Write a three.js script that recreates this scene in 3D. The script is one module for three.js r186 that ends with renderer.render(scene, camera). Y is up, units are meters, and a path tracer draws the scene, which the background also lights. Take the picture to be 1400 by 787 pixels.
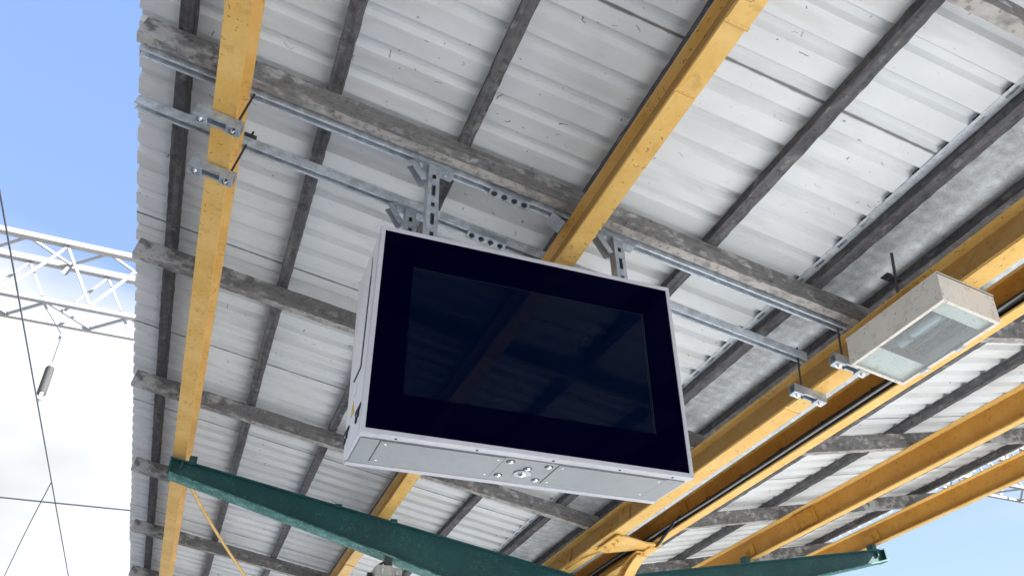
import * as THREE from 'three';
import { RoundedBoxGeometry } from 'three/addons/geometries/RoundedBoxGeometry.js';
import { mergeGeometries } from 'three/addons/utils/BufferGeometryUtils.js';

// ---------------------------------------------------------------- camera, sky, sun, exposure
const scene = new THREE.Scene();
const camera = new THREE.PerspectiveCamera(39.75, 1024 / 575, 0.05, 2000);
camera.position.set(-0.9615, 1.6, 2.1431);
camera.rotation.set(0.6334, -0.3892, -0.0272, 'YXZ');
scene.add(camera);

const SUN = new THREE.Vector3(0.66, 0.60, 0.46).normalize();
const SUN_I = 5.0, SKY_K = 0.300, EXPOSURE = 3.7;

const renderer = new THREE.WebGLRenderer({ antialias: true });
renderer.setSize(1024, 575);
renderer.toneMapping = THREE.LinearToneMapping;
renderer.toneMappingExposure = EXPOSURE;
renderer.shadowMap.enabled = true;
renderer.shadowMap.type = THREE.PCFSoftShadowMap;

// seeded random numbers and noise
function rng(seed) { let a = seed >>> 0; return () => { a = (a + 0x6D2B79F5) | 0; let t = Math.imul(a ^ (a >>> 15), 1 | a); t = (t + Math.imul(t ^ (t >>> 7), 61 | t)) ^ t; return ((t ^ (t >>> 14)) >>> 0) / 4294967296; }; }
const rand = rng(77);
function hash(x, y, s) { let h = Math.imul(x, 374761393) + Math.imul(y, 668265263) + Math.imul(s, 2147483647 ^ 0x1234567); h = Math.imul(h ^ (h >>> 13), 1274126177); h ^= h >>> 16; return (h >>> 0) / 4294967296; }
const sm = t => t * t * (3 - 2 * t), mix = (a, b, t) => a + (b - a) * t, clamp = (x, a = 0, b = 1) => Math.min(b, Math.max(a, x));
const step = (a, b, x) => sm(clamp((x - a) / (b - a)));
function vnoise(x, y, px, py, s) {            // value noise that tiles with periods px, py
  const xi = Math.floor(x), yi = Math.floor(y), fx = sm(x - xi), fy = sm(y - yi), m = (a, p) => p ? ((a % p) + p) % p : a;
  const x0 = m(xi, px), x1 = m(xi + 1, px), y0 = m(yi, py), y1 = m(yi + 1, py);
  return mix(mix(hash(x0, y0, s), hash(x1, y0, s), fx), mix(hash(x0, y1, s), hash(x1, y1, s), fx), fy);
}
function fbm(u, v, px, py, oct, s) { let a = 0.5, r = 0, n = 0; for (let i = 0; i < oct; i++) { r += a * vnoise(u * px, v * py, px, py, s + i); n += a; a *= 0.5; px *= 2; py *= 2; } return r / n; }

// the sky: blue air, pale towards the horizon, with broken cumulus
const OX = 9.3, OZ = 4.1;
function makeSky() {
  const w = 2048, h = 1024, d = new Float32Array(w * h * 4);
  const cn = (x, y, o, s) => { let a = 0.5, r = 0, n = 0; for (let i = 0; i < o; i++) { r += a * vnoise(x + i * 17.3, y - i * 9.1, 0, 0, s + i); n += a; a *= 0.52; x *= 2.03; y *= 2.03; } return r / n; };
  for (let j = 0; j < h; j++) {
    const el = ((j + 0.5) / h - 0.5) * Math.PI, sy = Math.sin(el), cy = Math.cos(el);
    for (let i = 0; i < w; i++) {
      const az = ((i + 0.5) / w - 0.5) * 2 * Math.PI, dx = cy * Math.cos(az), dz = cy * Math.sin(az), k = (j * w + i) * 4;
      const e = Math.max(sy, 0);
      const pale = Math.pow(1 - e, 2.7);
      let r = mix(0.29, 0.80, pale), g = mix(0.47, 1.03, pale), b = mix(0.93, 1.09, pale);
      const glow = Math.pow(Math.max(dx * SUN.x + sy * SUN.y + dz * SUN.z, 0), 7) * 0.45; r += glow; g += glow; b += glow;
      const q = 1 / (e + 0.20), X = dx * q, Z = dz * q;
      const big = cn(X * 0.55 + OX, Z * 0.55 + OZ, 2, 11), det = cn(X * 1.9 + 7.0, Z * 1.9 + 2.0, 6, 31);
      const bank = 0.25 * step(0.63, 0.50, e);                       // cumulus stacks up towards the horizon
      const dens = step(0.53, 0.72, 0.62 * big + 0.38 * det + bank - 0.03 - 0.34 * step(0.1, 1.2, X));
      const lit = 0.82 + 0.75 * (cn(X * 2.4, Z * 2.4, 5, 51) - 0.42) + 0.10 * (dens - 0.5);
      r = mix(r, lit * 0.975, dens); g = mix(g, lit, dens); b = mix(b, lit * 1.03, dens);
      if (sy < 0) { const t = step(0, -0.06, sy); r = mix(r, 0.42, t); g = mix(g, 0.42, t); b = mix(b, 0.41, t); }
      d[k] = r * SKY_K; d[k + 1] = g * SKY_K; d[k + 2] = b * SKY_K; d[k + 3] = 1;
    }
  }
  const t = new THREE.DataTexture(d, w, h, THREE.RGBAFormat, THREE.FloatType);
  t.mapping = THREE.EquirectangularReflectionMapping; t.magFilter = THREE.LinearFilter; t.minFilter = THREE.LinearFilter; t.wrapS = THREE.RepeatWrapping; t.needsUpdate = true;
  return t;
}
scene.background = makeSky(); scene.environment = scene.background;
const sun = new THREE.DirectionalLight(0xfffaf4, SUN_I);
sun.name = 'sun'; sun.position.copy(SUN).multiplyScalar(60); sun.castShadow = true;
Object.assign(sun.shadow.camera, { left: -25, right: 25, top: 25, bottom: -25, near: 1, far: 140 }); sun.shadow.mapSize.set(4096, 4096); sun.shadow.radius = 1;
scene.add(sun); scene.add(sun.target);

// ---------------------------------------------------------------- materials
const enc = c => { c = clamp(c); return Math.round(255 * (c <= 0.0031308 ? 12.92 * c : 1.055 * Math.pow(c, 1 / 2.4) - 0.055)); };
function tex(w, h, fn, mx, my, linear) {      // fn(u, v) gives linear rgb (or one grey value); the texture covers mx by my metres
  const d = new Uint8Array(w * h * 4);
  for (let j = 0; j < h; j++) for (let i = 0; i < w; i++) {
    const c = fn((i + 0.5) / w, (j + 0.5) / h), k = (j * w + i) * 4;
    if (linear) { d[k] = d[k + 1] = d[k + 2] = Math.round(255 * clamp(c)); } else { d[k] = enc(c[0]); d[k + 1] = enc(c[1]); d[k + 2] = enc(c[2]); }
    d[k + 3] = 255;
  }
  const t = new THREE.DataTexture(d, w, h, THREE.RGBAFormat); t.wrapS = t.wrapT = THREE.RepeatWrapping; t.magFilter = THREE.LinearFilter; t.minFilter = THREE.LinearMipmapLinearFilter; t.generateMipmaps = true; t.anisotropy = 8;
  if (!linear) t.colorSpace = THREE.SRGBColorSpace;
  t.repeat.set(1 / mx, 1 / my); t.needsUpdate = true; return t;
}
const lerp3 = (a, b, t) => [mix(a[0], b[0], t), mix(a[1], b[1], t), mix(a[2], b[2], t)];
const std = (o) => new THREE.MeshStandardMaterial({ metalness: 0, ...o });
function spotMap(w, h, n, seed, r0, r1, tail = 0) { // sprinkled specks, some of them drawn out into short scratches
  const a = new Float32Array(w * h), R = rng(seed);
  for (let k = 0; k < n; k++) {
    let x = R() * w, y = R() * h, ang = R() * 6.283; const L = R() < tail ? 6 + R() * 26 : 1, rr = mix(r0, r1, Math.pow(R(), 4)), st = 0.4 + 0.6 * R();
    for (let s = 0; s < L; s++) {
      const rad = Math.ceil(rr) + 1, r = L > 1 ? Math.max(1.7, rr * 0.5) : rr;
      for (let dy = -rad; dy <= rad; dy++) for (let dx = -rad; dx <= rad; dx++) {
        const X = ((Math.round(x + dx) % w) + w) % w, Y = ((Math.round(y + dy) % h) + h) % h, dd = Math.hypot(dx, dy) / r;
        if (dd < 1.2) a[Y * w + X] = Math.max(a[Y * w + X], st * clamp(1.5 - dd * 1.1));
      }
      ang += (R() - 0.5) * 0.9; x += Math.cos(ang); y += Math.sin(ang);
    }
  }
  return (u, v) => a[Math.min(h - 1, Math.floor(v * h)) * w + Math.min(w - 1, Math.floor(u * w))];
}
// weathered whitewashed timber: grey grain, fine mottling, a little flaking white; ends = length of whiter start, whitewash plus open-edge light put into the colour
function timber(seed, dark, light, flake, bias, mx, ends) {
  return tex(2048, 256, (u, v) => {
    const k = mx / 2, K = n => Math.round(n * k);
    const g = fbm(u, v, K(6), 40, 4, seed), st = fbm(u, v, K(16), 10, 5, seed + 9), f = fbm(u, v, K(60), 20, 5, seed + 20), kn = fbm(u, v, K(120), 32, 3, seed + 33);
    let c = lerp3(dark, light, clamp(0.5 + 1.1 * (g - 0.5) + 0.8 * (f - 0.5)));
    const w = ends ? 0.20 * step(ends, 0, u * mx) : 0;
    if (ends) {                                                     // limewash on the underside; its fade at the outer end paints shade
      const vm = v * 0.5, cream = step(0.13, 0.10, Math.abs(((vm - 0.045 + 0.25) % 0.5) - 0.25)) * (u * mx < 3.1 ? step(0.35, 1.0, u * mx) : 1);
      c = lerp3(c, [0.47, 0.45, 0.41], cream * (0.45 + 0.55 * step(0.36, 0.56, 0.4 * st + 0.6 * f)) * 0.8);
    }
    c = lerp3(c, flake, (0.55 + 0.5 * kn) * step(bias - w, bias - w + 0.2, 0.5 * st + 0.5 * f));
    const pit = step(0.62, 0.72, kn) * 0.42 + step(0.60, 0.76, fbm(u, v, K(40), 12, 5, seed + 44)) * 0.34;
    return lerp3(c, [dark[0] * 0.5, dark[1] * 0.5, dark[2] * 0.5], clamp(pit));
  }, mx, 0.5);
}
const timberBump = tex(1024, 256, (u, v) => 0.6 * fbm(u, v, 8, 60, 4, 5) + 0.4 * fbm(u, v, 60, 20, 3, 8), 2, 0.5, true);
const sheetSpots = spotMap(2048, 1024, 520, 41, 0.9, 4.2, 0.20), sheetFine = spotMap(2048, 1024, 2600, 47, 0.6, 1.7);
const sheetMap = tex(2048, 1024, (u, v) => {
  const a = fbm(u, v, 5, 6, 5, 61), b = fbm(u, v, 40, 12, 4, 67), cl = step(0.42, 0.62, fbm(u, v, 7, 4, 4, 71));
  let c = lerp3([0.66, 0.69, 0.70], [0.75, 0.775, 0.78], clamp(0.5 + 1.6 * (a - 0.5) + 0.5 * (b - 0.5)));
  c = lerp3(c, [0.46, 0.44, 0.40], 0.25 * step(0.56, 0.76, fbm(u, v, 9, 14, 5, 78)));
  c = lerp3(c, [0.05, 0.05, 0.052], clamp(0.95 * sheetSpots(u, v) * (0.2 + 0.8 * cl) + 0.4 * sheetFine(u, v) * cl));
  const e = Math.abs(v - 0.037), lap = step(0.004 + 0.010 * fbm(u, 0.5, 60, 1, 4, 83), 0.0, e - 0.004 * b);   // grime caught along the side laps
  return lerp3(c, [0.07, 0.07, 0.072], 0.85 * lap);
}, 3, 1);
const yellowPits = spotMap(1024, 1024, 1000, 91, 0.9, 5.0, 0.12);
const yellowMap = tex(1024, 1024, (u, v) => {
  const a = fbm(u, v, 8, 8, 5, 101), b = fbm(u, v, 60, 60, 3, 107), r = step(0.64, 0.76, fbm(u, v, 24, 24, 5, 111));
  let c = lerp3([0.73, 0.43, 0.10], [0.84, 0.56, 0.19], clamp(0.5 + 1.5 * (a - 0.5) + 0.6 * (b - 0.5)));
  c = lerp3(c, [0.36, 0.18, 0.05], 0.25 * r);
  return lerp3(c, [0.07, 0.035, 0.015], 0.8 * yellowPits(u, v));
}, 1, 1);
const yellowBump = tex(512, 512, (u, v) => 0.5 * fbm(u, v, 40, 40, 4, 121) + 0.5 * fbm(u, v, 12, 12, 3, 127), 1, 1, true);
const greenSpots = spotMap(1024, 1024, 900, 131, 0.6, 2.6, 0.1);
const greenMap = tex(1024, 1024, (u, v) => {
  const a = fbm(u, v, 6, 6, 5, 137), b = fbm(u, v, 90, 90, 3, 139);
  let c = lerp3([0.0065, 0.052, 0.057], [0.012, 0.082, 0.086], clamp(0.5 + 1.5 * (a - 0.5) + 0.7 * (b - 0.5)));
  c = lerp3(c, [0.10, 0.27, 0.24], 0.22 * step(0.60, 0.72, fbm(u, v, 150, 150, 2, 149)) * step(0.45, 0.65, fbm(u, v, 12, 12, 4, 151)));
  return lerp3(c, [0.22, 0.32, 0.29], 0.5 * greenSpots(u, v));
}, 1, 1);
const wornLitMap = tex(1024, 512, (u, v) => {
  const a = fbm(u, v, 8, 8, 5, 155), b = fbm(u, v, 150, 90, 3, 157), c = fbm(u, v, 30, 30, 4, 159);
  return lerp3([0.016, 0.12, 0.11], [0.15, 0.36, 0.31], step(0.40, 0.66, 0.45 * b + 0.3 * c + 0.25 * a));
}, 1, 0.5);
const galvMap = tex(512, 512, (u, v) => { const a = fbm(u, v, 14, 14, 5, 161), b = fbm(u, v, 90, 90, 2, 163); const k = 0.50 + 0.34 * (a - 0.5) + 0.18 * (b - 0.5); return [k * 0.95, k, k * 1.03]; }, 0.4, 0.4);
const galvRough = tex(256, 256, (u, v) => 0.40 + 0.3 * (fbm(u, v, 20, 20, 4, 171) - 0.5), 0.4, 0.4, true);
const powder = tex(512, 512, (u, v) => 0.5 + 0.5 * (fbm(u, v, 180, 180, 2, 181) - 0.5), 0.4, 0.4, true);
const smudge = tex(1024, 1024, (u, v) => {                          // dust, drip marks and wiped smears on the powder coat
  const a = fbm(u, v, 5, 3, 5, 182), b = fbm(u, v, 60, 4, 3, 184), c = fbm(u, v, 14, 14, 4, 186);
  const k = 1 - 0.08 * step(0.45, 0.8, a) - 0.06 * step(0.5, 0.8, b) - 0.05 * step(0.55, 0.8, c); return [k, k * 0.995, k * 0.98];
}, 1, 1);
const houseSpots = spotMap(1024, 1024, 800, 191, 0.9, 7, 0.12);
const houseMap = tex(1024, 1024, (u, v) => {
  const a = fbm(u, v, 7, 7, 5, 193); let c = lerp3([0.62, 0.58, 0.51], [0.76, 0.73, 0.67], clamp(0.5 + 1.0 * (a - 0.5)));
  c = lerp3(c, [0.34, 0.24, 0.13], 0.25 * step(0.6, 0.76, fbm(u, v, 18, 18, 4, 197)));
  return lerp3(c, [0.06, 0.05, 0.04], 0.85 * houseSpots(u, v));
}, 0.6, 0.6);
const groundMap = tex(1024, 1024, (u, v) => { const a = fbm(u, v, 5, 5, 6, 201), b = fbm(u, v, 120, 120, 3, 203), k = 0.52 + 0.16 * (a - 0.5) + 0.12 * (b - 0.5); return [k * 0.97, k * 0.99, k]; }, 4, 4);
const ballastMap = tex(1024, 1024, (u, v) => { const a = fbm(u, v, 7, 7, 4, 211), b = fbm(u, v, 140, 140, 3, 213), k = 0.115 + 0.05 * (a - 0.5) + 0.12 * (b - 0.5); return [k, k * 0.98, k * 0.95]; }, 5, 5);

const M = {
  sheet: std({ map: sheetMap, roughness: 0.62 }),
  gutter: std({ map: galvMap, color: new THREE.Color(1.25, 1.28, 1.3), roughness: 0.5, metalness: 0.3 }),
  purlin: std({ map: timber(301, [0.135, 0.133, 0.132], [0.25, 0.246, 0.24], [0.47, 0.47, 0.46], 0.56, 3.4, 0.9), roughness: 0.9, bumpMap: timberBump, bumpScale: 0.004 }),
  batten: std({ map: timber(331, [0.055, 0.055, 0.062], [0.16, 0.158, 0.162], [0.27, 0.265, 0.255], 0.60, 2, 0), roughness: 0.92, bumpMap: timberBump, bumpScale: 0.005 }),
  yellow: std({ map: yellowMap, roughness: 0.55, bumpMap: yellowBump, bumpScale: 0.0025 }),
  webShade: std({ map: yellowMap, color: new THREE.Color(0.68, 0.52, 0.26), roughness: 0.5, bumpMap: yellowBump, bumpScale: 0.0015 }),  // beam yellow darkened: shade on the side-facing webs put into the colour
  webShadeBrown: std({ map: yellowMap, color: new THREE.Color(0.56, 0.52, 0.52), roughness: 0.75, bumpMap: yellowBump, bumpScale: 0.004 }),  // brown web stain, with the shade of the web put into the colour
  green: std({ map: greenMap, roughness: 0.42, bumpMap: yellowBump, bumpScale: 0.001 }),
  greenWornLit: std({ map: wornLitMap, roughness: 0.6 }),  // worn speckles, plus light bounced from the platform painted as brighter green
  galv: std({ map: galvMap, color: new THREE.Color(1.2, 1.25, 1.3),  roughness: 0.9, metalness: 0.4 }),
  zinc: std({ map: galvMap, roughness: 0.42, metalness: 0.45, color: 0xf2f8ff }),
  rod: std({ color: new THREE.Color(0.09, 0.09, 0.095), roughness: 0.5, metalness: 0.6 }),
  chrome: std({ color: new THREE.Color(0.75, 0.75, 0.76), roughness: 0.12, metalness: 1 }),
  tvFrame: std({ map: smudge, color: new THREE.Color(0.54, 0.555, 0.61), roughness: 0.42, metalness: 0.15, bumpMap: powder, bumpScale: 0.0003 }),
  tvBody: std({ map: smudge, color: new THREE.Color(0.295, 0.325, 0.345), roughness: 0.45, metalness: 0.15, bumpMap: powder, bumpScale: 0.0003 }),  // darker copy of the casing coat: shading of the underside in the colour
  tvSide: std({ map: smudge, color: new THREE.Color(0.72, 0.73, 0.78), roughness: 0.42, metalness: 0.1, bumpMap: powder, bumpScale: 0.0003 }),  // lighter copy of the casing coat: skylight on the side in the colour
  seam: std({ color: new THREE.Color(0.015, 0.015, 0.018), roughness: 0.8 }),
  glass: new THREE.MeshPhysicalMaterial({ color: new THREE.Color(0.0002, 0.0002, 0.0088), roughness: 0.05, specularIntensity: 0.03, metalness: 0 }),
  screen: new THREE.MeshPhysicalMaterial({ color: new THREE.Color(0.0002, 0.0030, 0.0145), roughness: 0.01, specularIntensity: 0.16, metalness: 0 }),
  lampHouse: std({ map: houseMap, roughness: 0.7 }),
  lampGlass: new THREE.MeshPhysicalMaterial({ color: 0xecf2f3, roughness: 0.08, transmission: 1, thickness: 0, ior: 1.5 }),
  reflector: std({ map: galvMap, color: 0xb8c8d4, roughness: 0.25, metalness: 0.9 }),
  lampGrey: std({ map: houseMap, color: 0xd8dde0, roughness: 0.55 }),
  bulb: new THREE.MeshPhysicalMaterial({ color: 0xa0aab0, roughness: 0.15 }),
  cable: std({ color: new THREE.Color(0.012, 0.012, 0.014), roughness: 0.55 }),
  cableGrey: std({ color: new THREE.Color(0.30, 0.31, 0.33), roughness: 0.5 }),
  label: std({ color: new THREE.Color(0.78, 0.78, 0.79), roughness: 0.6 }),
  hazard: std({ color: new THREE.Color(0.75, 0.50, 0.04), roughness: 0.5 }),
  white: std({ color: new THREE.Color(0.36, 0.36, 0.355), roughness: 0.6, metalness: 0.0 }),
  porcelain: std({ color: new THREE.Color(0.13, 0.128, 0.13), roughness: 0.3 }),
  wire: std({ color: new THREE.Color(0.08, 0.09, 0.11), roughness: 0.6, metalness: 0.3 }),
  ground: std({ map: groundMap, roughness: 0.9 }),
  ballast: std({ map: ballastMap, roughness: 0.95 }),
};

// ---------------------------------------------------------------- helpers
const used = {};
function numbered(n) { const k = used[n] = (used[n] ?? -1) + 1; return k ? n + '_' + String(k).padStart(3, '0') : n; }
function thing(name, pos, label, category, group) {
  const o = new THREE.Group(); o.name = numbered(name); o.position.set(...pos); o.userData = { label, category }; if (group) o.userData.group = group;
  scene.add(o); o.updateMatrixWorld(true); return o;
}
const I4 = () => new THREE.Matrix4();
// a mesh named by its kind under parent, its geometry placed by a world matrix
function part(parent, name, geo, mat, world = I4()) {
  const m = new THREE.Mesh(geo, mat); m.name = name; m.castShadow = m.receiveShadow = true;
  parent.updateWorldMatrix(true, false);
  new THREE.Matrix4().copy(parent.matrixWorld).invert().multiply(world).decompose(m.position, m.quaternion, m.scale);
  parent.add(m); m.updateWorldMatrix(true, false); return m;
}
function uvBox(g, du = rand() * 3, dv = rand() * 3, along = 'x') {   // box-projected uv in metres, u along the length
  if (g.index) g = g.toNonIndexed();
  const p = g.attributes.position, uv = new Float32Array(p.count * 2), A = new THREE.Vector3(), B = new THREE.Vector3(), C = new THREE.Vector3(), n = new THREE.Vector3();
  for (let i = 0; i < p.count; i += 3) {
    A.fromBufferAttribute(p, i); B.fromBufferAttribute(p, i + 1); C.fromBufferAttribute(p, i + 2);
    n.copy(B).sub(A).cross(C.clone().sub(A)); const ax = Math.abs(n.x), ay = Math.abs(n.y), az = Math.abs(n.z);
    [A, B, C].forEach((q, k) => {
      let u, v; const L = along === 'z' ? q.z : q.x, S = along === 'z' ? q.x : q.z, aL = along === 'z' ? az : ax, aS = along === 'z' ? ax : az;
      if (ay >= aL && ay >= aS) { u = L; v = S; } else if (aS >= aL) { u = L; v = q.y + 0.17; } else { u = S; v = q.y + 0.33; }
      uv[(i + k) * 2] = u + du; uv[(i + k) * 2 + 1] = v + dv;
    });
  }
  g.setAttribute('uv', new THREE.BufferAttribute(uv, 2)); return g;
}
function box(x0, x1, y0, y1, z0, z1) { const g = new THREE.BoxGeometry(x1 - x0, y1 - y0, z1 - z0); g.translate((x0 + x1) / 2, (y0 + y1) / 2, (z0 + z1) / 2); return g; }
function rbox(x0, x1, y0, y1, z0, z1, r) { const g = new RoundedBoxGeometry(x1 - x0, y1 - y0, z1 - z0, 2, r); g.translate((x0 + x1) / 2, (y0 + y1) / 2, (z0 + z1) / 2); return g; }
const strip = g => { const o = g.index ? g.toNonIndexed() : g; for (const k of Object.keys(o.attributes)) if (!['position', 'normal', 'uv'].includes(k)) o.deleteAttribute(k); return o; };
const merge = gs => mergeGeometries(gs.map(strip));
const shape = pts => { const s = new THREE.Shape(); pts.forEach(([x, y], i) => i ? s.lineTo(x, y) : s.moveTo(x, y)); s.closePath(); return s; };
function extr(sh, len, bevel = 0) { return new THREE.ExtrudeGeometry(sh, { depth: len, bevelEnabled: bevel > 0, bevelThickness: bevel, bevelSize: bevel, bevelOffset: -bevel, bevelSegments: 2, curveSegments: 16 }); }
function rodGeo(a, b, r, seg = 10) {
  const A = new THREE.Vector3(...a), B = new THREE.Vector3(...b), d = B.clone().sub(A), g = new THREE.CylinderGeometry(r, r, d.length(), seg);
  g.applyQuaternion(new THREE.Quaternion().setFromUnitVectors(new THREE.Vector3(0, 1, 0), d.normalize())); const c = A.add(B).multiplyScalar(0.5); g.translate(c.x, c.y, c.z); return g;
}
function barGeo(a, b, w, h) {                                      // a straight rectangular bar between two points
  const A = new THREE.Vector3(...a), B = new THREE.Vector3(...b), d = B.clone().sub(A), L = d.length(), g = new THREE.BoxGeometry(w, h, L);
  const m = new THREE.Matrix4().lookAt(B, A, new THREE.Vector3(0, 1, 0)); g.applyMatrix4(m); const c = A.add(B).multiplyScalar(0.5); g.translate(c.x, c.y, c.z); return g;
}
function tube(pts, r, seg = 8, n) { const c = new THREE.CatmullRomCurve3(pts.map(p => new THREE.Vector3(...p))); return new THREE.TubeGeometry(c, n ?? pts.length * 8, r, seg, false); }
function rough(g, amp, seed) {                                      // rough-sawn: shifts the vertices of a subdivided box, equal points alike
  const p = g.attributes.position;
  for (let i = 0; i < p.count; i++) {
    const x = p.getX(i), y = p.getY(i), z = p.getZ(i), a = Math.round(x * 400), b = Math.round(y * 400) * 31 + Math.round(z * 400);
    p.setXYZ(i, x, y + amp * (hash(a, b, seed) - 0.5) * 2, z + amp * (hash(a, b, seed + 3) - 0.5) * 2);
  }
  g.computeVertexNormals(); return g;
}
function hexBolt(r, h) { return merge([new THREE.CylinderGeometry(r, r, h, 6).translate(0, h / 2, 0), new THREE.CylinderGeometry(r * 0.5, r * 0.55, h * 0.7, 10).translate(0, h * 1.3, 0), new THREE.CylinderGeometry(r * 1.5, r * 1.5, h * 0.25, 14).translate(0, h * 0.125, 0)]); }

// the two wings of the butterfly roof: local x along the slope (world +x way), y out of the slope, z along the platform
const SL = 0.185, SR = 0.19, YL = 3.785, XV = 1.715, YV = YL - SL * XV;
const WL = { t: -Math.atan(SL), y: x => YL - SL * x }, WR = { t: Math.atan(SR), y: x => YV + SR * (x - XV) };
const at = (W, x, off = 0, z = 0) => new THREE.Matrix4().makeTranslation(x - Math.sin(W.t) * off, W.y(x) + Math.cos(W.t) * off, z).multiply(new THREE.Matrix4().makeRotationZ(W.t));
const cosL = Math.cos(WL.t), cosR = Math.cos(WR.t);
const mirror = x => 2 * XV - x;
const Z0 = -9.9, Z1 = 5.6;

// ---------------------------------------------------------------- the ground
function struct(name, geo, mat, label) { const m = new THREE.Mesh(uvBox(geo, 0, 0), mat); m.name = name; m.userData = { kind: 'structure', label }; m.receiveShadow = m.castShadow = true; scene.add(m); return m; }
struct('ground', new THREE.PlaneGeometry(1600, 1600).rotateX(-Math.PI / 2).translate(0, -1.05, 0), M.ballast, 'pale stone ballast ground around the platform');
struct('platform', box(-2.0, 5.5, -1.0, 0, -60, 60), M.ground, 'pale concrete platform under the canopy');

// ---------------------------------------------------------------- the canopy
const canopy = thing('station_canopy', [XV, 0, -3.16], 'butterfly platform canopy of white corrugated sheets on grey timbers, yellow steel beams and green arms', 'canopy');
const BD = 0.155;                                                   // depth of the yellow beams
function iShape(w, d) {
  const t = 0.0075, tf = 0.0075, tr = 0.014, h = w / 2;
  return shape([[-h, 0], [h, 0], [h, -tf], [t / 2 + 0.004, -tr], [t / 2, -tr - 0.005], [t / 2, -d + tr + 0.005], [t / 2 + 0.004, -d + tr], [h, -d + tf], [h, -d], [-h, -d], [-h, -d + tf], [-t / 2 - 0.004, -d + tr], [-t / 2, -d + tr + 0.005], [-t / 2, -tr - 0.005], [-t / 2 - 0.004, -tr], [-h, -tf]]);
}
const beams = {};
for (const [key, W, x, w, dp] of [['left', WL, -1.150, 0.084, BD], ['middle', WL, 0.230, 0.075, 0.170], ['valley', WL, 1.578, 0.080, BD], ['valleyRight', WR, 1.862, 0.092, BD], ['right', WR, 3.212, 0.082, 0.165], ['outer', WR, 4.578, 0.082, 0.165]]) {
  const g = uvBox(extr(iShape(w, dp), Z1 - Z0 + 0.3, 0), undefined, undefined, 'z');
  const keep = f => { const o = {}, p = g.attributes.position; for (const k of ['position', 'normal', 'uv']) { const A = g.attributes[k], n = A.itemSize, a = []; for (let i = 0; i < p.count; i += 3) if (f((p.getY(i) + p.getY(i + 1) + p.getY(i + 2)) / 3)) for (let c = 0; c < 3 * n; c++) a.push(A.array[i * n + c]); o[k] = new THREE.Float32BufferAttribute(a, n); } const r = new THREE.BufferGeometry(); for (const k in o) r.setAttribute(k, o[k]); return r; };
  const isWeb = y => y < -0.0165 && y > -dp + 0.0165, m = at(W, x, 0, Z0 - 0.15);
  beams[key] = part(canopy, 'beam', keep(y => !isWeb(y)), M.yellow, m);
  part(beams[key], 'web', keep(isWeb), key === 'valley' || key === 'middle' ? M.webShadeBrown : M.webShade, m);
}
// cover plates, joints and splice plates on the beams
const plateOn = (key, W, x, z0, z1, w, t, name = 'cover_plate') => part(beams[key], name, uvBox(box(-w / 2, w / 2, -t, 0, 0, z1 - z0), undefined, undefined, 'z'), M.yellow, at(W, x, -(key === 'middle' ? 0.170 : BD) - 0.0004, z0));
plateOn('middle', WL, 0.230, -0.095, 0.802, 0.072, 0.005);
plateOn('middle', WL, 0.230, 0.812, 1.085, 0.072, 0.004);
plateOn('middle', WL, 0.230, 1.088, 3.2, 0.073, 0.013);
plateOn('middle', WL, 0.230, -2.86, -2.72, 0.072, 0.005);
plateOn('middle', WL, 0.230, -3.9, -3.74, 0.072, 0.005);
plateOn('middle', WL, 0.230, -6.2, -4.2, 0.072, 0.005);
plateOn('valley', WL, 1.578, -2.30, -0.52, 0.077, 0.004);
plateOn('valley', WL, 1.578, -0.50, 0.9, 0.077, 0.005);
plateOn('valley', WL, 1.578, -5.6, -2.62, 0.077, 0.005);
part(beams.middle, 'weld_bead', rodGeo([-0.04, 0, 0], [0.04, 0, 0], 0.008), M.yellow, at(WL, 0.230, -0.170 - 0.009, 1.087));
const bolt = uvBox(hexBolt(0.013, 0.012)), boltBig = uvBox(hexBolt(0.017, 0.016));
function webPlate(key, W, x, z0, z1, spots, y0 = -0.135, y1 = -0.022) {
  const p = part(beams[key], 'splice_plate', uvBox(box(-0.0135, -0.005, y0, y1, z0, z1), undefined, undefined, 'z'), key === 'valley' ? M.webShadeBrown : M.webShade, at(W, x));
  for (const [y, z, big] of spots) part(beams[key], 'bolt', big ? boltBig : bolt, M.webShade, at(W, x, 0).multiply(new THREE.Matrix4().makeTranslation(-0.0137, y, z)).multiply(new THREE.Matrix4().makeRotationZ(Math.PI / 2)));
  return p;
}
webPlate('right', WR, 3.212, -2.56, -2.31, [[-0.045, -2.52], [-0.042, -2.45], [-0.055, -2.355, 1], [-0.11, -2.52], [-0.108, -2.45]]);
webPlate('valley', WL, 1.578, -2.75, -2.13, [[-0.05, -2.21, 1], [-0.062, -2.29], [-0.072, -2.37], [-0.105, -2.40], [-0.105, -2.50]]);
webPlate('valley', WL, 1.578, -3.3, -3.02, [[-0.06, -3.07], [-0.09, -3.12], [-0.06, -3.2]]);
webPlate('valleyRight', WR, 1.862, -2.3, -1.95, [[-0.06, -2.02], [-0.06, -2.2]]);
webPlate('outer', WR, 4.578, -3.25, -3.08, [[-0.10, -3.16, 1]], -0.135, -0.05);
webPlate('right', WR, 3.212, -3.24, -3.08, [[-0.10, -3.16, 1]], -0.135, -0.05);

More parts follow.
